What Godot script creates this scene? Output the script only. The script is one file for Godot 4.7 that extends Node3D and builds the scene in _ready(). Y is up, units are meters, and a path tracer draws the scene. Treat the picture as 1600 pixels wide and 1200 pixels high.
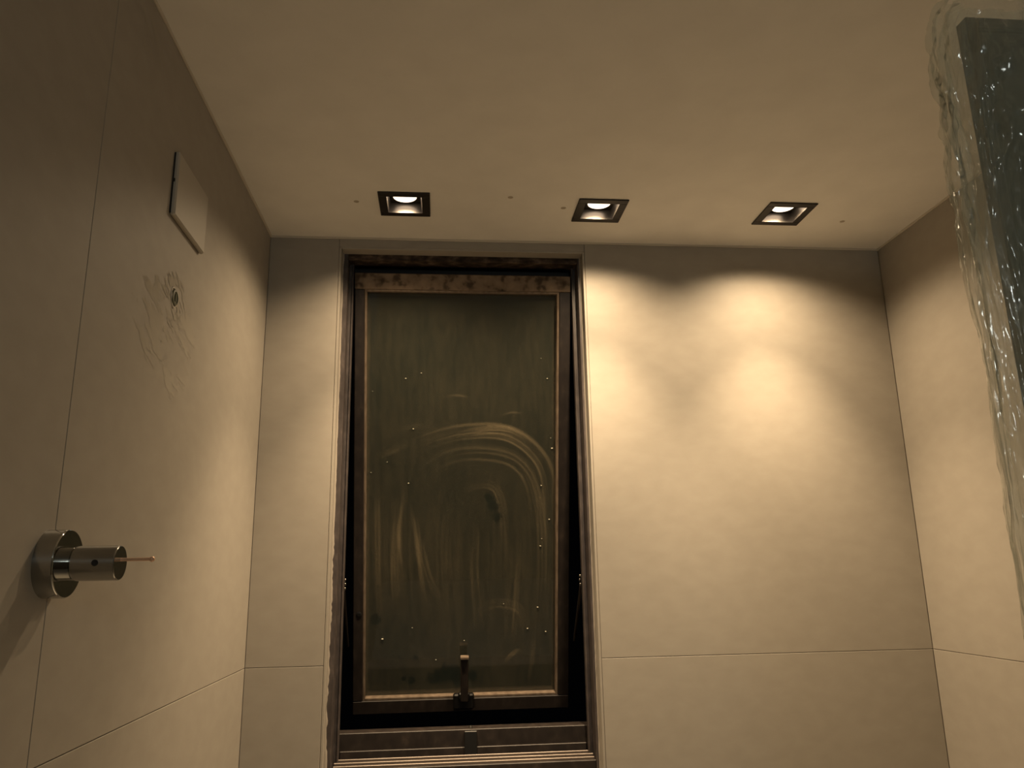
extends Node3D
# A small tiled shower room at night: three square downlights, an open top-hung window,
# a chrome valve, a cover plate, and a dark glass screen still wrapped in stretch film.

const W := 1.4          # room width
const H := 2.4          # ceiling height
const L := 3.0          # room length
const JOINT := 1.5026   # height of the horizontal tile joint
const WX0 := 0.150      # window opening
const WX1 := 0.696
const WY0 := 1.262
const WY1 := 2.378
const LIGHTS := [Vector2(0.299, 0.1705), Vector2(0.6997, 0.1640), Vector2(1.0940, 0.1710)]
const TT := 0.0022      # how far tile faces stand proud of the joints
const HOLE := 0.043     # half of the cut-out in the ceiling

var M := {}
var rng := RandomNumberGenerator.new()
var names := {}

# ------------------------------------------------------------------ helpers
func begin() -> SurfaceTool:
	var st := SurfaceTool.new()
	st.begin(Mesh.PRIMITIVE_TRIANGLES)
	return st

func tri(st: SurfaceTool, a: Vector3, b: Vector3, c: Vector3, n: Vector3) -> void:
	var p := [a, b, c]
	if (b - a).cross(c - a).dot(n) > 0.0:
		p = [a, c, b]
	for q in p:
		st.set_normal(n)
		st.set_uv(Vector2.ZERO)
		st.add_vertex(q)

func quad(st: SurfaceTool, a: Vector3, b: Vector3, c: Vector3, d: Vector3, n: Vector3) -> void:
	tri(st, a, b, c, n)
	tri(st, a, c, d, n)

# bevelled box from corner lo to corner hi
func box(st: SurfaceTool, lo: Vector3, hi: Vector3, b := 0.0) -> void:
	var c := (lo + hi) * 0.5
	var h := (hi - lo) * 0.5
	b = minf(b, minf(h.x, minf(h.y, h.z)) * 0.9)
	for ax in 3:
		var u := (ax + 1) % 3
		var v := (ax + 2) % 3
		for s in [-1.0, 1.0]:
			var n := Vector3.ZERO
			n[ax] = s
			var q := []
			for k in [[-1, -1], [1, -1], [1, 1], [-1, 1]]:
				var p := c
				p[ax] += s * h[ax]
				p[u] += k[0] * (h[u] - b)
				p[v] += k[1] * (h[v] - b)
				q.append(p)
			quad(st, q[0], q[1], q[2], q[3], n)
	if b <= 0.0:
		return
	for ax in 3:           # chamfers along axis ax
		var u := (ax + 1) % 3
		var v := (ax + 2) % 3
		for su in [-1.0, 1.0]:
			for sv in [-1.0, 1.0]:
				var n := Vector3.ZERO
				n[u] = su
				n[v] = sv
				var q := []
				for k in [[-1, 0], [1, 0], [1, 1], [-1, 1]]:
					var p := c
					p[ax] += k[0] * (h[ax] - b)
					p[u] += su * (h[u] - (0.0 if k[1] == 0 else b))
					p[v] += sv * (h[v] - (b if k[1] == 0 else 0.0))
					q.append(p)
				quad(st, q[0], q[1], q[2], q[3], n.normalized())
	for sx in [-1.0, 1.0]:
		for sy in [-1.0, 1.0]:
			for sz in [-1.0, 1.0]:
				var s := Vector3(sx, sy, sz)
				tri(st, c + s * Vector3(h.x, h.y - b, h.z - b), c + s * Vector3(h.x - b, h.y, h.z - b), c + s * Vector3(h.x - b, h.y - b, h.z), s.normalized())

# profile of (radius, height) turned about Y
func lathe(st: SurfaceTool, prof: Array, seg := 40, at := Vector3.ZERO) -> void:
	for i in prof.size() - 1:
		var p: Vector2 = prof[i]
		var q: Vector2 = prof[i + 1]
		var d := q - p
		var n2 := Vector2(d.y, -d.x).normalized()
		for k in seg:
			var a0 := TAU * k / seg
			var a1 := TAU * (k + 1) / seg
			var v := []
			for e in [[p, a0], [q, a0], [q, a1], [p, a1]]:
				var r: Vector2 = e[0]
				var ang: float = e[1]
				v.append([at + Vector3(cos(ang) * r.x, r.y, sin(ang) * r.x), Vector3(cos(ang) * n2.x, n2.y, sin(ang) * n2.x)])
			for t in [[0, 1, 2], [0, 2, 3]]:
				var o: Array = t
				var g: Vector3 = (v[t[1]][0] - v[t[0]][0]).cross(v[t[2]][0] - v[t[0]][0])
				if g.dot(v[t[0]][1] + v[t[1]][1] + v[t[2]][1]) > 0.0:
					o = [t[0], t[2], t[1]]
				for j in o:
					st.set_normal(v[j][1])
					st.set_uv(Vector2.ZERO)
					st.add_vertex(v[j][0])

func tube(st: SurfaceTool, pts: Array, radii: Array, seg := 8) -> void:
	var rings := []
	for i in pts.size():
		var d: Vector3 = (pts[mini(i + 1, pts.size() - 1)] - pts[maxi(i - 1, 0)]).normalized()
		var s := d.cross(Vector3(0.31, 0.17, 0.93)).normalized()
		var t := d.cross(s)
		var ring := []
		for k in seg:
			var a := TAU * k / seg
			var n: Vector3 = s * cos(a) + t * sin(a)
			ring.append([pts[i] + n * radii[i], n])
		rings.append(ring)
	for i in pts.size() - 1:
		for k in seg:
			var k2 := (k + 1) % seg
			var v := [rings[i][k], rings[i + 1][k], rings[i + 1][k2], rings[i][k2]]
			for t in [[0, 1, 2], [0, 2, 3]]:
				var o: Array = t
				var g: Vector3 = (v[t[1]][0] - v[t[0]][0]).cross(v[t[2]][0] - v[t[0]][0])
				if g.dot(v[t[0]][1] + v[t[1]][1] + v[t[2]][1]) > 0.0:
					o = [t[0], t[2], t[1]]
				for j in o:
					st.set_normal(v[j][1])
					st.set_uv(Vector2.ZERO)
					st.add_vertex(v[j][0])

# a rectangle with uv 0..1, u along a->b, v along a->d
func sheet(a: Vector3, b: Vector3, d: Vector3, n: Vector3) -> ArrayMesh:
	var st := begin()
	var c := b + d - a
	var v := [[a, Vector2(0, 0)], [b, Vector2(1, 0)], [c, Vector2(1, 1)], [d, Vector2(0, 1)]]
	for t in [[0, 1, 2], [0, 2, 3]]:
		var o: Array = t
		var g: Vector3 = (v[t[1]][0] - v[t[0]][0]).cross(v[t[2]][0] - v[t[0]][0])
		if g.dot(n) > 0.0:
			o = [t[0], t[2], t[1]]
		for j in o:
			st.set_normal(n)
			st.set_uv(v[j][1])
			st.add_vertex(v[j][0])
	return st.commit()

func numbered(called: String) -> String:
	var k: int = names.get(called, 0)
	names[called] = k + 1
	return called if k == 0 else "%s_%03d" % [called, k]

func put(called: String, shape, mat: Material, parent: Node = self, at := Vector3.ZERO) -> MeshInstance3D:
	var o := MeshInstance3D.new()
	o.mesh = shape.commit() if shape is SurfaceTool else shape
	o.material_override = mat
	o.position = at
	o.cast_shadow = GeometryInstance3D.SHADOW_CASTING_SETTING_ON
	o.name = numbered(called) if parent == self else called
	parent.add_child(o, true)
	return o

func group_node(called: String, at := Vector3.ZERO, parent: Node = self) -> Node3D:
	var o := Node3D.new()
	o.name = numbered(called) if parent == self else called
	o.position = at
	parent.add_child(o, true)
	return o

func tag(o: Node, label: String, category := "", group := "") -> void:
	o.set_meta("label", label)
	if category != "":
		o.set_meta("category", category)
	if group != "":
		o.set_meta("group", group)

func structure(o: Node, label: String, category: String) -> void:
	tag(o, label, category)
	o.set_meta("kind", "structure")

func noise_texture(freq: float, s: int, stops: Array, size := 512, octaves := 4, normal := false, bump := 1.0) -> NoiseTexture2D:
	var f := FastNoiseLite.new()
	f.seed = s
	f.noise_type = FastNoiseLite.TYPE_SIMPLEX_SMOOTH
	f.frequency = freq
	f.fractal_octaves = octaves
	var t := NoiseTexture2D.new()
	t.width = size
	t.height = size
	t.seamless = true
	t.noise = f
	if normal:
		t.as_normal_map = true
		t.bump_strength = bump
	else:
		var g := Gradient.new()
		var offs := PackedFloat32Array()
		var cols := PackedColorArray()
		for e in stops:
			offs.append(e[0])
			cols.append(e[1])
		g.offsets = offs
		g.colors = cols
		t.color_ramp = g
	return t

func plain(c: Color, rough: float, metal := 0.0, spec := 0.5) -> StandardMaterial3D:
	var m := StandardMaterial3D.new()
	m.albedo_color = c
	m.roughness = rough
	m.metallic = metal
	m.metallic_specular = spec
	return m

func mottled(tex: Texture2D, scale: Vector3, rough: float, spec := 0.5, metal := 0.0) -> StandardMaterial3D:
	var m := plain(Color.WHITE, rough, metal, spec)
	m.albedo_texture = tex
	m.uv1_triplanar = true
	m.uv1_world_triplanar = true
	m.uv1_scale = scale
	return m

# ------------------------------------------------------------------ materials
func make_materials() -> void:
	var tile_tex := noise_texture(0.012, 11, [[0.0, Color(0.592, 0.567, 0.527)], [0.5, Color(0.605, 0.580, 0.540)], [1.0, Color(0.618, 0.594, 0.554)]], 1024, 7)
	M.tile = mottled(tile_tex, Vector3(1.3, 2.2, 1.3), 0.55, 0.4)
	var fine := noise_texture(0.035, 4, [], 512, 4, true, 1.2)
	M.tile.normal_enabled = true
	M.tile.normal_texture = fine
	M.tile.normal_scale = 0.02
	M.grout = plain(Color(0.58, 0.55, 0.51), 0.95)
	M.ceiling = mottled(noise_texture(0.02, 21, [[0.0, Color(0.88, 0.868, 0.845)], [1.0, Color(0.91, 0.898, 0.875)]], 512, 4), Vector3(0.8, 0.8, 0.8), 0.85, 0.3)
	M.caulk = plain(Color(0.74, 0.71, 0.66), 0.8)
	M.floor = mottled(noise_texture(0.012, 31, [[0.0, Color(0.84, 0.82, 0.78)], [1.0, Color(0.90, 0.88, 0.84)]], 512, 5), Vector3(0.9, 0.9, 0.9), 0.5)
	M.smudge = plain(Color(0.66, 0.62, 0.56), 0.9)
	# dark powder-coated aluminium with a thin coat of building dust
	M.frame = mottled(noise_texture(0.03, 5, [[0.0, Color(0.22, 0.195, 0.188)], [0.55, Color(0.27, 0.243, 0.235)], [0.8, Color(0.31, 0.28, 0.268)], [1.0, Color(0.38, 0.34, 0.32)]], 512, 5), Vector3(2.5, 1.6, 2.5), 0.45, 0.5)
	M.sash = mottled(noise_texture(0.03, 15, [[0.0, Color(0.12, 0.10, 0.09)], [0.6, Color(0.17, 0.145, 0.13)], [1.0, Color(0.24, 0.205, 0.18)]], 512, 5), Vector3(2.5, 1.6, 2.5), 0.5, 0.4)
	M.dusty = mottled(noise_texture(0.022, 9, [[0.0, Color(0.14, 0.12, 0.10)], [0.20, Color(0.22, 0.185, 0.155)], [0.46, Color(0.47, 0.405, 0.34)], [1.0, Color(0.56, 0.485, 0.41)]], 512, 5), Vector3(2.4, 2.6, 2.6), 0.85, 0.3)
	M.head = mottled(noise_texture(0.03, 29, [[0.0, Color(0.13, 0.11, 0.095)], [0.45, Color(0.24, 0.20, 0.17)], [0.7, Color(0.34, 0.285, 0.24)], [1.0, Color(0.46, 0.39, 0.33)]], 512, 5), Vector3(2.0, 3.0, 3.0), 0.8, 0.3)
	M.bead = mottled(noise_texture(0.02, 19, [[0.0, Color(0.34, 0.295, 0.25)], [0.4, Color(0.44, 0.385, 0.33)], [1.0, Color(0.54, 0.475, 0.41)]], 512, 4), Vector3(5, 2, 4), 0.8, 0.3)
	M.black = plain(Color(0.06, 0.055, 0.05), 0.5)
	M.track = plain(Color(0.40, 0.355, 0.32), 0.45, 0.3)
	M.steel = plain(Color(0.62, 0.60, 0.57), 0.3, 1.0)
	M.pin_finish = plain(Color(0.88, 0.72, 0.60), 0.35, 0.4)  # pale pinkish, half-metallic finish of the pin lever
	M.chrome = plain(Color(0.66, 0.66, 0.65), 0.07, 1.0)
	M.chrome_soft = plain(Color(0.62, 0.62, 0.61), 0.16, 1.0)
	M.plate = plain(Color(0.66, 0.635, 0.59), 0.5)
	M.plug = plain(Color(0.36, 0.36, 0.28), 0.6)
	M.bezel = plain(Color(0.13, 0.11, 0.10), 0.45, 0.2)
	M.reflector = plain(Color(0.52, 0.50, 0.48), 0.30, 0.85)
	M.lens = plain(Color(0.9, 0.9, 0.88), 0.4)
	M.lens.emission_enabled = true
	M.lens.emission = Color(1.0, 0.90, 0.78)
	M.lens.emission_energy_multiplier = 6.0
	M.rear_glow = plain(Color(0.9, 0.9, 0.9), 0.4)
	M.rear_glow.emission_enabled = true
	M.rear_glow.emission = Color(0.88, 0.96, 1.0)
	M.rear_glow.emission_energy_multiplier = 3.0
	M.white_metal = plain(Color(0.85, 0.85, 0.85), 0.4)
	M.glass = plain(Color(0.75, 0.85, 0.78, 0.02), 0.03)
	M.glass.transparency = BaseMaterial3D.TRANSPARENCY_ALPHA
	M.smoked = plain(Color(0.050, 0.055, 0.045), 0.06, 0.0, 0.6)
	M.screen_edge = plain(Color(0.16, 0.13, 0.11), 0.4)
	M.film = plain(Color(0.88, 0.91, 0.82, 0.15), 0.09, 0.0, 0.7)
	M.film.transparency = BaseMaterial3D.TRANSPARENCY_ALPHA
	M.film.cull_mode = BaseMaterial3D.CULL_DISABLED
	M.speck = plain(Color(0.82, 0.80, 0.72), 0.25)

# ------------------------------------------------------------------ the room
func tiles(parent: Node, rects: Array, axis: int, face: float, out_sign: float) -> void:
	# rects: [u0, v0, u1, v1] in metres (u = horizontal axis of the wall, v = height)
	var g := 0.0006
	for r in rects:
		var st := begin()
		var lo := Vector3.ZERO
		var hi := Vector3.ZERO
		var a := face
		var b := face - out_sign * TT
		if axis == 2:
			lo = Vector3(r[0] + g, r[1] + g, minf(a, b))
			hi = Vector3(r[2] - g, r[3] - g, maxf(a, b))
		elif axis == 0:
			lo = Vector3(minf(a, b), r[1] + g, r[0] + g)
			hi = Vector3(maxf(a, b), r[3] - g, r[2] - g)
		else:
			lo = Vector3(r[0] + g, minf(a, b), r[1] + g)
			hi = Vector3(r[2] - g, maxf(a, b), r[3] - g)
		box(st, lo, hi, 0.0004)
		put("tile", st, M.floor if axis == 1 else M.tile, parent)

func build_room() -> void:
	var rows := [[0.0, JOINT - 0.9], [JOINT - 0.9, JOINT], [JOINT, H]]
	# window wall: backing with an opening, tiles in front
	var st := begin()
	box(st, Vector3(-0.15, 0, -0.16), Vector3(WX0, H, -TT))
	box(st, Vector3(WX1, 0, -0.16), Vector3(W + 0.15, H, -TT))
	box(st, Vector3(WX0, 0, -0.16), Vector3(WX1, WY0, -TT))
	box(st, Vector3(WX0, WY1, -0.16), Vector3(WX1, H, -TT))
	var wb := put("wall_back", st, M.grout)
	structure(wb, "greige tiled wall with the window opening under the downlights", "wall")
	var rects := []
	for r in rows:
		if r[0] < WY0 and r[1] > WY0:
			rects.append([0.0, r[0], WX0 - 0.001, r[1]])
			rects.append([WX0 - 0.001, r[0], WX1 + 0.001, WY0])
			rects.append([WX1 + 0.001, r[0], W, r[1]])
		elif r[0] > WY0:
			rects.append([0.0, r[0], WX0 - 0.001, r[1]])
			rects.append([WX0 - 0.001, WY1, WX1 + 0.001, H])
			rects.append([WX1 + 0.001, r[0], W, r[1]])
		else:
			rects.append([0.0, r[0], WX0 - 0.001, r[1]])
			rects.append([WX0 - 0.001, r[0], WX1 + 0.001, r[1]])
			rects.append([WX1 + 0.001, r[0], W, r[1]])
	tiles(wb, rects, 2, 0.0, 1.0)
	# side walls
	st = begin()
	box(st, Vector3(-0.15, 0, -TT), Vector3(-TT, H, L + 0.15))
	var wl := put("wall_left", st, M.grout)
	structure(wl, "greige tiled wall carrying the chrome valve and the cover plate", "wall")
	rects = []
	for r in rows:
		for c in [[0.0, 0.820], [0.820, 1.720], [1.720, 2.620], [2.620, L]]:
			rects.append([c[0], r[0], c[1], r[1]])
	tiles(wl, rects, 0, 0.0, 1.0)
	st = begin()
	box(st, Vector3(W + TT, 0, -TT), Vector3(W + 0.15, H, L + 0.15))
	var wr := put("wall_right", st, M.grout)
	structure(wr, "greige tiled wall that the film wrapped glass screen meets", "wall")
	rects = []
	for r in rows:
		for c in [[0.0, 0.90], [0.90, 1.80], [1.80, 2.70], [2.70, L]]:
			rects.append([c[0], r[0], c[1], r[1]])
	tiles(wr, rects, 0, W, -1.0)
	st = begin()
	box(st, Vector3(-TT, 0, L + TT), Vector3(W + TT, H, L + 0.15))
	var wf := put("wall_front", st, M.grout)
	structure(wf, "greige tiled end wall facing the window", "wall")
	rects = []
	for r in rows:
		for c in [[0.0, 0.7], [0.7, W]]:
			rects.append([c[0], r[0], c[1], r[1]])
	tiles(wf, rects, 2, L, -1.0)
	# floor
	st = begin()
	box(st, Vector3(-0.15, -0.15, -0.16), Vector3(W + 0.15, -TT, L + 0.15))
	var fl := put("floor", st, M.grout)
	structure(fl, "greige tiled floor of the shower room", "floor")
	rects = []
	for i in 2:
		for k in 4:
			rects.append([i * 0.7, k * 0.75, (i + 1) * 0.7, (k + 1) * 0.75])
	tiles(fl, rects, 1, 0.0, 1.0)
	# ceiling: board with three square cut-outs, closed above
	st = begin()
	var y0 := H
	var y1 := H + 0.05
	box(st, Vector3(-0.15, y1, -0.16), Vector3(W + 0.15, H + 0.15, L + 0.15))
	var z0 := 1e9
	var z1 := -1e9
	for l in LIGHTS:
		z0 = minf(z0, l.y - HOLE)
		z1 = maxf(z1, l.y + HOLE)
	box(st, Vector3(-0.15, y0, -0.16), Vector3(W + 0.15, y1, z0))
	box(st, Vector3(-0.15, y0, z1), Vector3(W + 0.15, y1, L + 0.15))
	var x := -0.15
	for l in LIGHTS:
		box(st, Vector3(x, y0, z0), Vector3(l.x - HOLE, y1, z1))
		if l.y - HOLE > z0:
			box(st, Vector3(l.x - HOLE, y0, z0), Vector3(l.x + HOLE, y1, l.y - HOLE))
		if l.y + HOLE < z1:
			box(st, Vector3(l.x - HOLE, y0, l.y + HOLE), Vector3(l.x + HOLE, y1, z1))
		x = l.x + HOLE
	box(st, Vector3(x, y0, z0), Vector3(W + 0.15, y1, z1))
	var ce := put("ceiling", st, M.ceiling)
	structure(ce, "smooth painted ceiling with three square downlights", "ceiling")
	# small filler dabs beside the lamps
	for p in [Vector2(0.203, 0.175), Vector2(0.623, 0.170), Vector2(1.239, 0.141), Vector2(0.51, 0.21)]:
		st = begin()
		var prof := [Vector2(0.0055, 0.0), Vector2(0.004, -0.0006), Vector2(0.0, -0.0009)]
		lathe(st, prof, 12)
		put("filler_dab", st, M.smudge, ce, Vector3(p.x, H, p.y))
	# beads of caulk in the corners under the ceiling
	var runs := [[Vector3(0.001, H - 0.001, 0.0), Vector3(0.001, H - 0.001, L)], [Vector3(W - 0.001, H - 0.001, 0.0), Vector3(W - 0.001, H - 0.001, L)], [Vector3(0.0, H - 0.001, 0.001), Vector3(W, H - 0.001, 0.001)]]
	var nz := FastNoiseLite.new()
	nz.seed = 77
	nz.frequency = 9.0
	for k in 3:
		st = begin()
		var a: Vector3 = runs[k][0]
		var b: Vector3 = runs[k][1]
		var n := int(a.distance_to(b) / 0.02)
		var pts := []
		var rad := []
		for i in n + 1:
			var p := a.lerp(b, float(i) / n)
			pts.append(p)
			rad.append(0.0026 + 0.0014 * nz.get_noise_3d(p.x, p.y + k * 5.0, p.z))
		tube(st, pts, rad, 8)
		var t := put("trim_%d" % (k + 1), st, M.caulk)
		structure(t, ["thin caulk bead where ceiling meets the valve wall", "thin caulk bead where ceiling meets the wall of the glass screen", "thin caulk bead where ceiling meets the window wall"][k], "trim")
	build_smears(wl)

func smear_texture(s: int) -> ImageTexture:
	# dried filler wiped off with a sponge: alpha only where matter is left
	var n := 256
	var im := Image.create(n, n, false, Image.FORMAT_RGBA8)
	var f := FastNoiseLite.new()
	f.seed = s
	f.frequency = 0.018
	f.fractal_octaves = 5
	var f2 := FastNoiseLite.new()
	f2.seed = s + 1
	f2.frequency = 0.01
	var g3 := FastNoiseLite.new()
	g3.seed = s + 2
	g3.frequency = 0.09
	g3.fractal_octaves = 3
	for y in n:
		for x in n:
			var u := float(x) / n * 2.0 - 1.0
			var v := float(y) / n * 2.0 - 1.0
			var edge := clampf(1.0 - sqrt(u * u + v * v), 0.0, 1.0)
			var arc := f.get_noise_2d(x * 0.45 + y * 0.25, y * 1.6 - x * 0.9) + 0.5 * f2.get_noise_2d(x, y)
			var a := clampf((arc + 0.10) * 1.6, 0.0, 1.0) * clampf(edge * 2.2, 0.0, 1.0)
			im.set_pixel(x, y, Color(0.645, 0.620, 0.578, 1.0 if a > 0.30 + 0.25 * g3.get_noise_2d(x, y) else 0.0))
	return ImageTexture.create_from_image(im)

func build_smears(wl: Node) -> void:
	var k := 0
	for e in [[0.42, 0.72, 1.90, 2.09], [0.66, 0.80, 2.31, 2.397], [0.50, 0.61, 2.00, 2.10]]:
		var m := plain(Color.WHITE, 0.9, 0.0, 0.2)
		m.albedo_texture = smear_texture(40 + k)
		m.transparency = BaseMaterial3D.TRANSPARENCY_ALPHA_SCISSOR
		m.alpha_scissor_threshold = 0.5
		var x := 0.0002 + 0.0001 * k
		put("filler_smear", sheet(Vector3(x, e[3], e[1]), Vector3(x, e[3], e[0]), Vector3(x, e[2], e[1]), Vector3.RIGHT), m, wl)
		k += 1

# ------------------------------------------------------------------ downlights
func build_downlights() -> void:
	var labels := ["square black recessed downlight above the window, nearest the cover plate", "square black recessed downlight above the edge of the window", "square black recessed downlight above plain tiles, nearest the wrapped glass screen"]
	for i in 3:
		var c: Vector2 = LIGHTS[i]
		var d := group_node("downlight", Vector3(c.x, H, c.y))
		tag(d, labels[i], "downlight", "square recessed downlights in the ceiling")
		var o := 0.0510
		var a := 0.0345
		# bezel: flat square ring with a chamfered lip
		var st := begin()
		box(st, Vector3(-o, -0.003, -o), Vector3(o, 0.0, -a), 0.0008)
		box(st, Vector3(-o, -0.003, a), Vector3(o, 0.0, o), 0.0008)
		box(st, Vector3(-o, -0.003, -a), Vector3(-a, 0.0, a), 0.0008)
		box(st, Vector3(a, -0.003, -a), Vector3(o, 0.0, a), 0.0008)
		put("bezel", st, M.bezel, d)
		# square reflector cup with sloping sides and wall thickness
		st = begin()
		var t := 0.0305
		var h := 0.0175
		for s in [[1, 0], [-1, 0], [0, 1], [0, -1]]:
			var n := Vector3(s[0], 0, s[1])
			var u := Vector3(s[1], 0, s[0])
			for off in [0.0, 0.0015]:
				var f := -1.0 if off == 0.0 else 1.0
				quad(st, n * (a + off) - u * (a + off) + Vector3(0, -0.003, 0), n * (a + off) + u * (a + off) + Vector3(0, -0.003, 0), n * (t + off) + u * (t + off) + Vector3(0, h, 0), n * (t + off) - u * (t + off) + Vector3(0, h, 0), n * f)
		put("reflector", st, M.reflector, d)
		# top plate round the lens
		st = begin()
		lathe(st, [Vector2(0.0236, 0.0170), Vector2(0.0245, 0.0150), Vector2(0.0262, 0.0150), Vector2(0.0270, 0.0175), Vector2(0.0425, 0.0175)], 48)
		put("lens_ring", st, M.bezel, d)
		st = begin()
		box(st, Vector3(-0.0325, 0.0180, -0.0325), Vector3(0.0325, 0.0470, 0.0325), 0.002)
		put("housing", st, M.bezel, d)
		# frosted lens, slightly domed
		st = begin()
		var prof := [Vector2(0.0235, 0.0175)]
		for k in 7:
			var q := k / 6.0
			prof.append(Vector2(0.0235 * (1.0 - q), 0.0150 - 0.0050 * sin(q * PI * 0.5)))
		lathe(st, prof, 40)
		put("lens", st, M.lens, d)
		# the optic: a main beam straight down and a weak wide spill, cut off by the square cup
		for k in 2:
			var sp := SpotLight3D.new()
			sp.name = ["beam", "spill"][k]
			sp.position = Vector3(0, 0.0118, 0)
			sp.rotation_degrees = Vector3(-90, 0, 0)
			sp.spot_angle = [BEAM_ANGLE, 71.0][k]
			sp.spot_angle_attenuation = [1.0, 1.0][k]
			sp.spot_range = 6.0
			sp.spot_attenuation = 2.0
			sp.light_energy = [BEAM_ENERGY, SPILL_ENERGY][k]
			sp.light_color = LAMP_COLOR
			sp.light_size = [0.012, 0.010][k]
			sp.shadow_enabled = true
			d.add_child(sp)

const BEAM_ANGLE := 36.0
const BEAM_ENERGY := 3.2
const SPILL_ENERGY := 1.08
const LAMP_COLOR := Color(1.0, 0.875, 0.705)
const REAR_ENERGY := 0.65

func build_rear_lamp() -> void:
	# the cool-white wall lamp behind the camera that glints in the film and the chrome
	var d := group_node("wall_lamp", Vector3(0.80, 2.22, L))
	tag(d, "cool white rectangular wall lamp on the end wall facing the window", "lamp")
	var st := begin()
	box(st, Vector3(-0.17, -0.06, -0.030), Vector3(0.17, 0.06, 0.0), 0.004)
	put("back_box", st, M.white_metal, d)
	st = begin()
	box(st, Vector3(-0.16, -0.05, -0.040), Vector3(0.16, 0.05, -0.030), 0.004)
	put("diffuser", st, M.rear_glow, d)
	var ar := AreaLight3D.new()
	ar.name = "lamp"
	ar.position = Vector3(0, 0, -0.042)
	ar.area_size = Vector2(0.32, 0.10)
	ar.light_energy = REAR_ENERGY
	ar.light_color = Color(0.97, 1.0, 0.97)
	ar.area_range = 6.0
	ar.area_attenuation = 2.0
	ar.shadow_enabled = true
	d.add_child(ar)

# ------------------------------------------------------------------ window
const GX0 := 0.201
const GX1 := 0.646
const SASH_TOP := 2.338
const RAIL := 0.037
const GLASS_LEN := 0.931
const TILT := 13.45

func frame_member(st: SurfaceTool, a: Vector3, b: Vector3) -> void:
	box(st, a, b, 0.0012)

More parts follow.
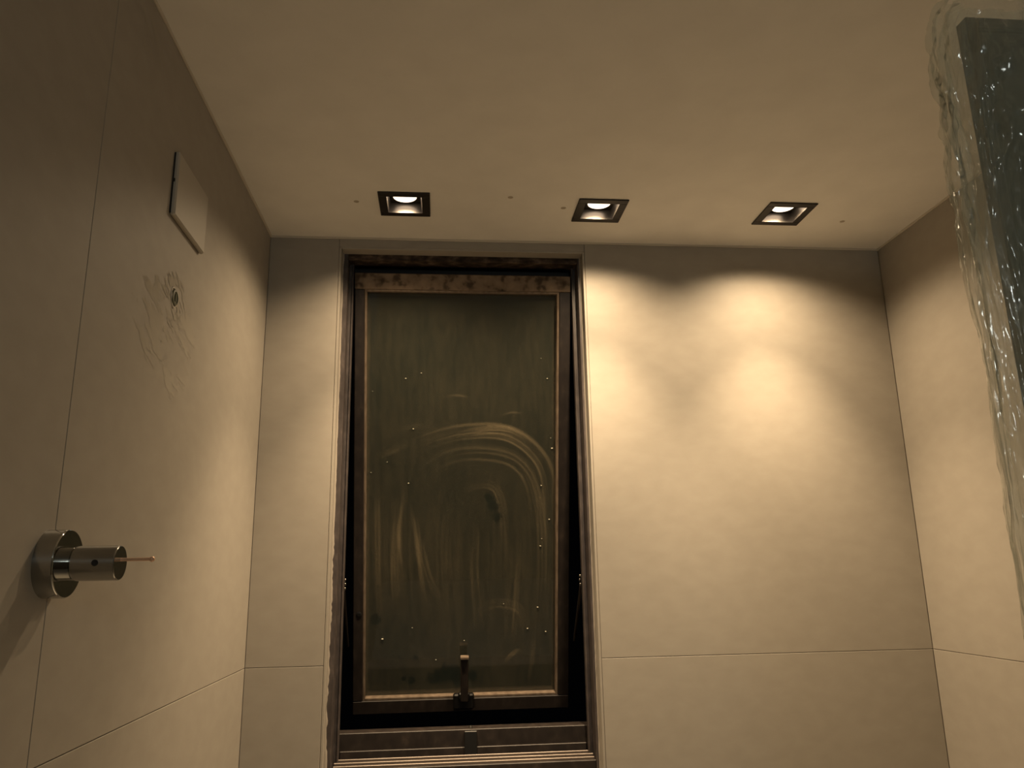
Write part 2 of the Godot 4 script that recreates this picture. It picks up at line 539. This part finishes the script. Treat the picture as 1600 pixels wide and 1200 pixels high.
func build_window() -> void:
	# reveal liners (tile returns) inside the opening
	var st := begin()
	box(st, Vector3(WX0 - 0.001, WY0, -0.032), Vector3(WX0 + 0.004, WY1, -0.0005), 0.0008)
	structure(put("trim_4", st, M.tile), "narrow tile-edged reveal beside the window frame, facing the glass screen", "trim")
	st = begin()
	box(st, Vector3(WX1 - 0.004, WY0, -0.032), Vector3(WX1 + 0.001, WY1, -0.0005), 0.0008)
	structure(put("trim_5", st, M.tile), "narrow tile-edged reveal beside the window frame, facing the valve wall", "trim")
	st = begin()
	box(st, Vector3(WX0 + 0.004, WY1 - 0.004, -0.032), Vector3(WX1 - 0.004, WY1 + 0.001, -0.0005), 0.0008)
	structure(put("trim_6", st, M.tile), "narrow tile-edged soffit over the window frame", "trim")

	var w := group_node("window_1", Vector3((WX0 + WX1) * 0.5, WY0, -0.08))
	structure(w, "dark aluminium top-hung window standing open, dusty glass pane", "window")
	var o := -w.position
	var x0 := WX0
	var x1 := WX1
	var i0 := 0.176
	var i1 := 0.675
	# jambs: inner lip, groove and deep outer leg
	for side in 2:
		st = begin()
		if side == 0:
			frame_member(st, Vector3(x0, WY0, -0.066), Vector3(i0 - 0.010, WY1, -0.030))
			frame_member(st, Vector3(x0, WY0, -0.074), Vector3(i0, WY1, -0.062))
			frame_member(st, Vector3(x0, WY0, -0.125), Vector3(i0 - 0.010, WY1, -0.074))
			frame_member(st, Vector3(i0 - 0.004, WY0, -0.064), Vector3(i0, WY1, -0.0585))
		else:
			frame_member(st, Vector3(i1 + 0.010, WY0, -0.066), Vector3(x1, WY1, -0.030))
			frame_member(st, Vector3(i1, WY0, -0.074), Vector3(x1, WY1, -0.062))
			frame_member(st, Vector3(i1 + 0.010, WY0, -0.125), Vector3(x1, WY1, -0.074))
			frame_member(st, Vector3(i1, WY0, -0.064), Vector3(i1 + 0.004, WY1, -0.0585))
		put("jamb", st, M.frame, w, o)
	# head
	st = begin()
	frame_member(st, Vector3(i0 - 0.010, 2.361, -0.066), Vector3(i1 + 0.010, WY1, -0.030))
	put("head", st, M.head, w, o)
	st = begin()
	frame_member(st, Vector3(i0 - 0.010, 2.352, -0.125), Vector3(i1 + 0.010, WY1, -0.088))
	frame_member(st, Vector3(i0 - 0.010, 2.366, -0.089), Vector3(i1 + 0.010, WY1, -0.066))
	put("head_channel", st, M.black, w, o)
	# sill: ribbed track in front, riser behind
	st = begin()
	frame_member(st, Vector3(i0 - 0.010, WY0, -0.125), Vector3(i1 + 0.010, 1.308, -0.036))
	frame_member(st, Vector3(i0 - 0.010, 1.306, -0.125), Vector3(i1 + 0.010, 1.3645, -0.084))
	frame_member(st, Vector3(i0, 1.306, -0.088), Vector3(i1, 1.332, -0.080))
	put("sill", st, M.sash, w, o)
	for k in 3:
		st = begin()
		frame_member(st, Vector3(i0 - 0.008, 1.306, -0.0450 - k * 0.0120), Vector3(i1 + 0.008, 1.3130 + k * 0.0035, -0.0425 - k * 0.0120))
		put("track_rib", st, M.track, w, o)
	# black block on the riser, standing in for the handle's shade
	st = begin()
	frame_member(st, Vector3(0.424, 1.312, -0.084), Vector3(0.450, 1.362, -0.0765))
	put("handle_shade_block", st, M.black, w, o)
	st = begin()
	lathe(st, [Vector2(0.0, 0.006), Vector2(0.003, 0.005), Vector2(0.004, 0.002), Vector2(0.004, 0.0)], 14)
	put("sill_pin", st, M.steel, w, o + Vector3(0.4375, 1.3645, -0.092))  # small steel pin on top of the riser
	# sealant squeezed along the joint between reveal and frame
	var nz := FastNoiseLite.new()
	nz.seed = 5
	nz.frequency = 14.0
	for side in 2:
		st = begin()
		var pts := []
		var rad := []
		for i in 180:
			var y := lerpf(WY0, WY1, i / 179.0)
			var q := nz.get_noise_2d(y * 1.0, side * 9.0) + 0.5 * nz.get_noise_2d(y * 4.0, side * 9.0 + 3.0)
			var rough := 1.0 if y < 1.75 else 0.35
			pts.append(Vector3((WX0 + 0.0040 if side == 0 else WX1 - 0.0040) + q * 0.0022 * rough, y, -0.030))
			rad.append(0.0030 + q * 0.0022 * rough)
		tube(st, pts, rad, 7)
		put("sealant", st, M.grout, w, o)

	# the sash, hung from the head and swung out at the bottom
	var s := group_node("sash", o + Vector3(0, SASH_TOP, -0.050), w)
	s.rotation_degrees.x = TILT
	tag(s, "open top-hung sash with dusty dark glass")
	var bottom := -(RAIL + GLASS_LEN + 0.030)
	var sx0 := 0.179
	var sx1 := 0.672
	st = begin()
	box(st, Vector3(sx0, -RAIL, -0.036), Vector3(sx1, 0.0, 0.0), 0.0015)
	put("top_rail", st, M.dusty, s)
	st = begin()
	box(st, Vector3(sx0, bottom, -0.036), Vector3(sx1, bottom + 0.030, 0.0), 0.0015)
	put("bottom_rail", st, M.sash, s)
	for side in 2:
		st = begin()
		var a := sx0 if side == 0 else GX1
		var b := GX0 if side == 0 else sx1
		box(st, Vector3(a, bottom + 0.030, -0.036), Vector3(b, -RAIL, 0.0), 0.0015)
		put("stile", st, M.sash, s)
	# glazing beads: a ledge between rail and glass
	var gt := -RAIL
	var gb := -RAIL - GLASS_LEN
	for e in [[GX0, gb, GX0 + 0.005, gt], [GX1 - 0.005, gb, GX1, gt], [GX0 + 0.005, gb, GX1 - 0.005, gb + 0.006], [GX0 + 0.005, gt - 0.005, GX1 - 0.005, gt]]:
		st = begin()
		box(st, Vector3(e[0], e[1], -0.018), Vector3(e[2], e[3], -0.0015), 0.001)
		put("glazing_bead", st, M.bead, s)
	st = begin()
	box(st, Vector3(GX0 + 0.002, gb + 0.002, -0.024), Vector3(GX1 - 0.002, gt - 0.002, -0.0182), 0.0004)
	put("glass", st, M.glass, s)
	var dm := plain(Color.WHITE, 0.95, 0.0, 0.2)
	dm.albedo_texture = dust_light_texture()
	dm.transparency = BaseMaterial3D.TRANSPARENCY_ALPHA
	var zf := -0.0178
	put("dust_light_film", sheet(Vector3(GX0 + 0.005, gt - 0.005, zf), Vector3(GX1 - 0.005, gt - 0.005, zf), Vector3(GX0 + 0.005, gb + 0.006, zf), Vector3(0, 0, 1)), dm, s)
	# paint specks and drops on the pane
	var specks := [[846, 547], [856, 577], [862, 667], [847, 741], [860, 795], [848, 826], [846, 838], [599, 988], [788, 933], [580, 719], [645, 653], [605, 703], [657, 570], [633, 578], [582, 597], [638, 736], [864, 683], [726, 994], [682, 1026], [826, 976], [645, 970], [855, 982], [842, 940]]
	var sm := SphereMesh.new()
	sm.radius = 0.0014
	sm.height = 0.0018
	sm.radial_segments = 8
	sm.rings = 4
	for k in specks.size():
		var u: float = (specks[k][0] - 570.0) / 303.0
		var v: float = (specks[k][1] - 452.0) / 638.0
		v = v * (1.0 + 0.12 * (1.0 - v)) # nearer at the top
		var sp := put("speck", sm, M.speck, s, Vector3(lerpf(GX0, GX1, u), lerpf(gt, gb, v), -0.0172))
		sp.scale = Vector3.ONE * [1.0, 1.4, 0.9, 1.3, 1.5, 0.8, 1.4, 1.9, 0.9][k % 9]
	# handle
	st = begin()
	box(st, Vector3(0.405, bottom + 0.010, 0.0), Vector3(0.452, bottom + 0.044, 0.014), 0.003)
	box(st, Vector3(0.416, bottom + 0.034, 0.010), Vector3(0.442, bottom + 0.050, 0.022), 0.003)
	put("handle_base", st, M.black, s)
	st = begin()
	box(st, Vector3(0.4215, bottom + 0.030, 0.016), Vector3(0.4385, bottom + 0.128, 0.024), 0.002)
	put("handle_lever", st, M.sash, s)
	st = begin()
	box(st, Vector3(0.4205, bottom + 0.1275, 0.015), Vector3(0.4395, bottom + 0.1335, 0.030), 0.001)
	put("lever_cap", st, M.bead, s)
	# screw cap on the stile
	st = begin()
	lathe(st, [Vector2(0.006, 0.0), Vector2(0.006, 0.0015), Vector2(0.0035, 0.0022), Vector2(0.0, 0.0022)], 16)
	var cap := put("screw_cap", st, M.black, s, Vector3(0.192, -RAIL - 0.735, 0.0))
	cap.rotation_degrees.x = 90
	# friction stays between jamb and sash
	for side in 2:
		st = begin()
		var x := i0 - 0.006 if side == 0 else i1 + 0.006
		var p0 := Vector3(x, 1.66, -0.100)
		var p1 := Vector3(x, 1.52, -0.225)
		var dir := (p1 - p0).normalized()
		var n := dir.cross(Vector3.RIGHT)
		tube(st, [p0, p0.lerp(p1, 0.5), p1], [0.003, 0.003, 0.003], 8)
		tube(st, [p0 + n * 0.004 - dir * 0.002, p0 - n * 0.004 - dir * 0.002], [0.0045, 0.0045], 8)
		put("stay_arm", st, M.sash, w, o)
		for k in 3:
			st = begin()
			lathe(st, [Vector2(0.0035, 0.0), Vector2(0.0030, 0.0012), Vector2(0.0, 0.0020)], 12)
			var rv := put("rivet", st, M.steel, w, o + p0 + Vector3(0.004 if side == 0 else -0.004, 0.004 - k * 0.009, -0.004 * (k % 2)))
			rv.rotation_degrees.z = -90.0 if side == 0 else 90.0

func stroke(buf: PackedFloat32Array, n: int, m: int, pts: Array, width: float, strength: float, fibres: int) -> void:
	# a bundle of thin wipe marks along a smooth line through pts (pixels of the texture)
	var line := []
	for i in pts.size() - 1:
		var p0: Vector2 = pts[maxi(i - 1, 0)]
		var p1: Vector2 = pts[i]
		var p2: Vector2 = pts[i + 1]
		var p3: Vector2 = pts[mini(i + 2, pts.size() - 1)]
		var steps := int(p1.distance_to(p2)) + 1
		for k in steps:
			line.append(p1.cubic_interpolate(p2, p0, p3, float(k) / steps))
	for f in fibres:
		var off := rng.randf_range(-0.5, 0.5) * width
		var a := strength * rng.randf_range(0.25, 1.0)
		var from := int(rng.randf_range(0.0, 0.35) * line.size())
		var to := int(rng.randf_range(0.65, 1.0) * line.size())
		for i in range(from, to):
			var p: Vector2 = line[i]
			var d: Vector2 = (line[mini(i + 1, line.size() - 1)] - line[maxi(i - 1, 0)]).normalized()
			p += Vector2(-d.y, d.x) * off
			var t := float(i - from) / maxf(1.0, to - from)
			var e := a * sin(t * PI)
			var xi := int(p.x)
			var yi := int(p.y)
			for dy in range(-1, 2):
				for dx in range(-1, 2):
					var xx := xi + dx
					var yy := yi + dy
					if xx < 0 or yy < 0 or xx >= n or yy >= m:
						continue
					buf[yy * n + xx] += e * (1.0 if dx == 0 and dy == 0 else 0.45)

func dust_light_texture() -> ImageTexture:
	var n := 384
	var m := 768
	var buf := PackedFloat32Array()
	buf.resize(n * m)
	rng.seed = 4242
	var px := func(x: float, y: float) -> Vector2:
		var v := (y - 452.0) / 638.0
		v = v * (1.0 + 0.12 * (1.0 - v))
		return Vector2((x - 570.0) / 303.0 * n, v * m)
	var lines := [
		[[[610, 700], [660, 672], [730, 655], [800, 660], [850, 700], [866, 760], [868, 860]], 26.0, 0.085, 26],
		[[[690, 672], [740, 655], [800, 655], [850, 688]], 14.0, 0.12, 12],
		[[[640, 740], [690, 700], [750, 690], [810, 705], [840, 760], [845, 880]], 30.0, 0.055, 22],
		[[[700, 770], [735, 742], [775, 745], [790, 800], [792, 900]], 14.0, 0.06, 12],
		[[[790, 690], [830, 720], [850, 800], [852, 920]], 16.0, 0.06, 12],
		[[[625, 735], [618, 800], [615, 880], [620, 960]], 12.0, 0.07, 12],
		[[[632, 752], [645, 790], [655, 860], [665, 940]], 10.0, 0.11, 12],
		[[[628, 757], [620, 820], [628, 900]], 7.0, 0.09, 8],
		[[[655, 820], [668, 880], [690, 930]], 12.0, 0.06, 8],
		[[[590, 690], [588, 760], [590, 900], [596, 980]], 10.0, 0.08, 10],
		[[[580, 700], [600, 690], [640, 672]], 10.0, 0.05, 8],
		[[[700, 790], [697, 860], [706, 960]], 20.0, 0.05, 12],
		[[[745, 800], [742, 880], [750, 980]], 18.0, 0.05, 10],
		[[[810, 830], [805, 900], [800, 980], [790, 1040]], 22.0, 0.05, 12],
		[[[735, 960], [770, 935], [815, 945], [830, 990]], 14.0, 0.06, 10],
		[[[790, 1040], [805, 1022], [820, 1016]], 6.0, 0.14, 8],
		[[[840, 980], [838, 1020], [832, 1070]], 6.0, 0.08, 6],
		[[[690, 605], [715, 602], [740, 608]], 5.0, 0.07, 5],
		[[[780, 635], [800, 628], [820, 630]], 4.0, 0.08, 4],
		[[[600, 660], [640, 648], [690, 650]], 10.0, 0.035, 6],
		[[[600, 720], [598, 860], [610, 1010]], 60.0, 0.020, 60],  # broad pale strokes from here: lamplight on the lower pane put into the dust
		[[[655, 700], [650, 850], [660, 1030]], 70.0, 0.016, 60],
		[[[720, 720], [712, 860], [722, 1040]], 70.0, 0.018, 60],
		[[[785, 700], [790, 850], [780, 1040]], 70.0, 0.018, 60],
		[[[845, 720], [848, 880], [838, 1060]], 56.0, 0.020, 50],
	]
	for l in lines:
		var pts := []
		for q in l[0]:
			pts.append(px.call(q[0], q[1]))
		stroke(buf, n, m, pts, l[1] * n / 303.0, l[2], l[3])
	# sponge marks run soft
	for pass_n in 3:
		var was := buf.duplicate()
		for y in range(1, m - 1):
			for x in range(1, n - 1):
				var i := y * n + x
				buf[i] = was[i] * 0.34 + (was[i - 1] + was[i + 1]) * 0.2 + (was[i - n] + was[i + n]) * 0.13
	var f := FastNoiseLite.new()
	f.seed = 91
	f.frequency = 0.010
	f.fractal_octaves = 5
	var g := FastNoiseLite.new()
	g.seed = 92
	g.frequency = 0.05
	g.fractal_octaves = 3
	# rubbed-clean blots near the handle
	var blots := [[643, 1065, 6.0], [630, 1061, 4.0], [648, 1024, 4.0], [622, 1022, 3.0], [690, 1058, 13.0], [705, 1052, 15.0], [715, 1065, 12.0], [740, 1060, 9.0], [675, 1062, 9.0], [585, 958, 8.0], [772, 775, 9.0], [776, 790, 8.0], [765, 760, 7.0]]
	var im := Image.create(n, m, false, Image.FORMAT_RGBA8)
	for y in m:
		for x in n:
			var q := 0.068 + 0.026 * f.get_noise_2d(x, y * 0.6) + 0.03 * g.get_noise_2d(x * 1.4, y * 0.3)
			q += buf[y * n + x] * 0.75
			# dust gathered along the beads, with a ragged edge
			var e := minf(minf(x, n - 1 - x), minf(float(m - 1 - y), float(y)))
			q += 0.10 * clampf(1.0 - (e - 4.0 * g.get_noise_2d(x * 2.0, y * 2.0)) / 7.0, 0.0, 1.0)
			for b in blots:
				if absf(y - px.call(b[0], b[1]).y) > b[2] * 2.2:
					continue
				var d: float = (Vector2(x, y) - px.call(b[0], b[1])).length() / (b[2] * n / 303.0) + 0.5 * g.get_noise_2d(x, y)
				q *= smoothstep(0.7, 1.25, d) * 0.75 + 0.25
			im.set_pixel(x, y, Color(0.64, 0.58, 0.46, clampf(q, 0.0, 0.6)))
	return ImageTexture.create_from_image(im)

# ------------------------------------------------------------------ things on the walls
func build_valve() -> void:
	var v := group_node("shower_valve", Vector3(0.0, 1.686, 0.826))
	v.rotation_degrees.z = -90.0   # local Y points out of the wall
	tag(v, "chrome shower valve with round flange, stub body and thin pin lever", "valve")
	var st := begin()
	lathe(st, [Vector2(0.0, 0.0), Vector2(0.0322, 0.0), Vector2(0.0322, 0.0172), Vector2(0.0318, 0.0180), Vector2(0.0312, 0.0184), Vector2(0.0, 0.0184)], 72)
	put("flange", st, M.chrome, v)
	st = begin()
	lathe(st, [Vector2(0.0158, 0.0180), Vector2(0.0158, 0.0248), Vector2(0.0150, 0.0252), Vector2(0.0150, 0.0262)], 56)
	put("collar", st, M.chrome, v)
	st = begin()
	lathe(st, [Vector2(0.0150, 0.0258), Vector2(0.0160, 0.0260), Vector2(0.0165, 0.0265), Vector2(0.0165, 0.0650), Vector2(0.0161, 0.0656), Vector2(0.0156, 0.0660), Vector2(0.0, 0.0660)], 56)
	put("body", st, M.chrome_soft, v)
	# set screw sunk in the side of the body, towards the room
	st = begin()
	lathe(st, [Vector2(0.0031, -0.0006), Vector2(0.0031, 0.0003), Vector2(0.0026, 0.0003), Vector2(0.0, 0.0002)], 16)
	var sc := put("set_screw", st, M.black, v, Vector3(0.0, 0.0490, 0.01645))
	sc.rotation_degrees.x = 90.0
	# pin lever with a ball tip; local -X is up
	st = begin()
	lathe(st, [Vector2(0.0016, 0.0655), Vector2(0.0016, 0.0940)], 16, Vector3(-0.003, 0, 0))
	put("lever", st, M.pin_finish, v)
	var sm := SphereMesh.new()
	sm.radius = 0.0026
	sm.height = 0.0052
	sm.radial_segments = 16
	sm.rings = 8
	put("lever_tip", sm, M.pin_finish, v, Vector3(-0.003, 0.0950, 0))

func build_plate() -> void:
	var p := group_node("cover_plate", Vector3(0.0, 2.205, 0.5355))
	tag(p, "blank off white cover plate screwed high above the chrome valve", "cover plate")
	var st := begin()
	box(st, Vector3(0.0, -0.048, -0.0695), Vector3(0.0075, 0.048, 0.0695), 0.0022)
	put("plate", st, M.plate, p)
	st = begin()
	box(st, Vector3(0.0002, -0.046, 0.0690), Vector3(0.0022, 0.046, 0.0702), 0.0003)
	put("seam", st, M.black, p)
	st = begin()
	box(st, Vector3(0.0008, 0.001, 0.0690), Vector3(0.0040, 0.006, 0.0712), 0.0004)
	put("release_slot", st, M.black, p)

func build_plug() -> void:
	var p := group_node("pipe_plug", Vector3(0.0, 2.053, 0.557))
	p.rotation_degrees.z = -90.0
	tag(p, "small dull green pipe plug in a ring of smeared filler", "plug")
	var st := begin()
	lathe(st, [Vector2(0.0, 0.0), Vector2(0.0115, 0.0), Vector2(0.0110, 0.0025), Vector2(0.0085, 0.0030), Vector2(0.0078, 0.0015), Vector2(0.0, 0.0015)], 28)
	put("cap", st, M.plug, p)
	st = begin()
	box(st, Vector3(-0.0055, 0.0015, -0.0014), Vector3(0.0055, 0.0030, 0.0014), 0.0004)
	put("grip", st, M.plug, p)
	st = begin()
	var pts := []
	var rad := []
	for i in 33:
		var a := TAU * i / 32.0
		var r := 0.0135 + 0.0012 * sin(a * 3.0 + 1.0)
		pts.append(Vector3(cos(a) * r, 0.0002, sin(a) * r))
		rad.append(0.0012 + 0.0006 * sin(a * 5.0))
	tube(st, pts, rad, 6)
	put("filler_ring", st, M.caulk, p)

# ------------------------------------------------------------------ wrapped glass screen
func build_screen() -> void:
	var z := 0.900
	var xe := 0.969
	var top := 2.282
	var s := group_node("shower_screen", Vector3((xe + W) * 0.5, 0.0, z))
	tag(s, "dark glass shower screen wrapped in crumpled clear stretch film", "shower screen")
	var o := -s.position
	var st := begin()
	box(st, Vector3(xe + 0.012, 0.012, z - 0.004), Vector3(W - 0.0002, top - 0.012, z + 0.004), 0.001)
	put("glass", st, M.smoked, s, o)
	st = begin()
	box(st, Vector3(xe, 0.0, z - 0.009), Vector3(xe + 0.014, top, z + 0.009), 0.0015)
	put("edge_profile", st, M.screen_edge, s, o)
	st = begin()
	box(st, Vector3(xe + 0.014, top - 0.014, z - 0.009), Vector3(W - 0.0002, top, z + 0.009), 0.0015)
	put("top_profile", st, M.screen_edge, s, o)
	st = begin()
	box(st, Vector3(xe + 0.014, 0.0, z - 0.009), Vector3(W - 0.0002, 0.014, z + 0.009), 0.0015)
	put("bottom_profile", st, M.screen_edge, s, o)
	var f1 := put("stretch_film", film_mesh(z, xe, top, 0.0, 3), M.film, s, o)
	tag(f1, "crumpled clear stretch film")
	var f2 := put("stretch_film", film_mesh(z, xe, top, 0.010, 8), M.film, s, o)
	tag(f2, "crumpled clear stretch film")

func film_mesh(z: float, xe: float, top: float, inset: float, s: int) -> ArrayMesh:
	# a loose sleeve: front, round the free edge, back; long vertical pulls, crumpled at the top
	var nu := 190
	var nv := 480
	var n1 := FastNoiseLite.new()
	n1.seed = s
	n1.frequency = 1.0
	n1.fractal_octaves = 3
	var n2 := FastNoiseLite.new()
	n2.seed = s + 50
	n2.frequency = 1.0
	n2.fractal_type = FastNoiseLite.FRACTAL_RIDGED
	n2.fractal_octaves = 3
	var y0 := 0.02
	var ytop := top + 0.030 - inset * 0.5
	var verts := PackedVector3Array()
	for j in nv + 1:
		var v := float(j) / nv
		var y := lerpf(y0, ytop, 1.0 - pow(1.0 - v, 2.0))
		# how far the sleeve stands off the edge, closing over the top
		var close := clampf((ytop - y) / 0.11, 0.0, 1.0)
		var round_off := sqrt(1.0 - pow(1.0 - close, 2.0))
		var out := (0.037 + 0.004 * n1.get_noise_2d(y * 3.0, 4.0)) * (0.15 + 0.85 * round_off) - inset
		var half := (0.016 + 0.012 * round_off + 0.006 * n1.get_noise_2d(y * 2.0, 9.0)) - inset * 0.6
		for i in nu + 1:
			# arc length across: front from wall to edge, round, back to wall
			var u := float(i) / nu * 2.0 - 1.0
			var au := absf(u)
			var p := Vector3.ZERO
			var nrm := Vector3.ZERO
			if au < 0.45:
				var a := au / 0.45 * PI * 0.5
				var xc := xe + 0.02
				p = Vector3(xc - cos(a) * (0.02 + out), y, z + signf(u) * sin(a) * half)
				nrm = Vector3(-cos(a), 0.0, signf(u) * sin(a) * 1.5).normalized()
			else:
				var q := (au - 0.45) / 0.55
				p = Vector3(lerpf(xe + 0.02, W - 0.003, q * q * 0.4 + q * 0.6), y, z + signf(u) * lerpf(half, 0.012, smoothstep(0.0, 1.0, q)))
				nrm = Vector3(0, 0, signf(u))
			var along := p.x * 1.0 + signf(u) * p.z * 2.0
			var pulls := n2.get_noise_3d(along * 22.0 + y * 1.5, y * 1.6, s * 3.0)
			var crump := n1.get_noise_3d(along * 40.0, y * 16.0, s * 7.0)
			var fine := n1.get_noise_3d(along * 120.0, y * 34.0, s * 11.0)
			var amount := smoothstep(1.95, 2.18, y)
			p += nrm * (pulls * 0.0070 + crump * lerpf(0.0024, 0.0100, amount) + fine * lerpf(0.0006, 0.0016, amount))
			p.x = minf(p.x, W - 0.002)
			if au >= 0.45 or true:
				var near := 0.0105 if p.x > xe else 0.0
				if near > 0.0 and absf(p.z - z) < near and p.y < top + 0.002:
					p.z = z + (signf(u) if u != 0.0 else 1.0) * near
			verts.append(p)
	var st := begin()
	st.set_smooth_group(0)
	for j in nv:
		for i in nu:
			var a := j * (nu + 1) + i
			var q := [a, a + 1, a + nu + 2, a + nu + 1]
			for t in [0, 2, 1, 0, 3, 2]:
				st.set_uv(Vector2.ZERO)
				st.add_vertex(verts[q[t]])
	st.index()
	st.generate_normals()
	return st.commit()

# ------------------------------------------------------------------
func _ready() -> void:
	var cam := Camera3D.new()
	cam.name = "camera"
	cam.position = Vector3(0.37022, 1.66827, 1.62492)
	cam.rotation = Vector3(0.24020, -0.09583, -0.01801)
	cam.fov = 52.494
	cam.near = 0.02
	cam.far = 60.0
	add_child(cam)
	cam.current = true

	var env := Environment.new()
	env.background_mode = Environment.BG_COLOR
	env.background_color = Color(0.012, 0.013, 0.016)
	env.tonemap_mode = Environment.TONE_MAPPER_LINEAR
	env.tonemap_exposure = 0.44
	env.sdfgi_enabled = true
	env.ssao_enabled = true
	env.ssil_enabled = true
	var we := WorldEnvironment.new()
	we.name = "surroundings"
	we.environment = env
	add_child(we)

	rng.seed = 1
	make_materials()
	build_room()
	build_window()
	build_downlights()
	build_rear_lamp()
	build_screen()
	build_valve()
	build_plate()
	build_plug()
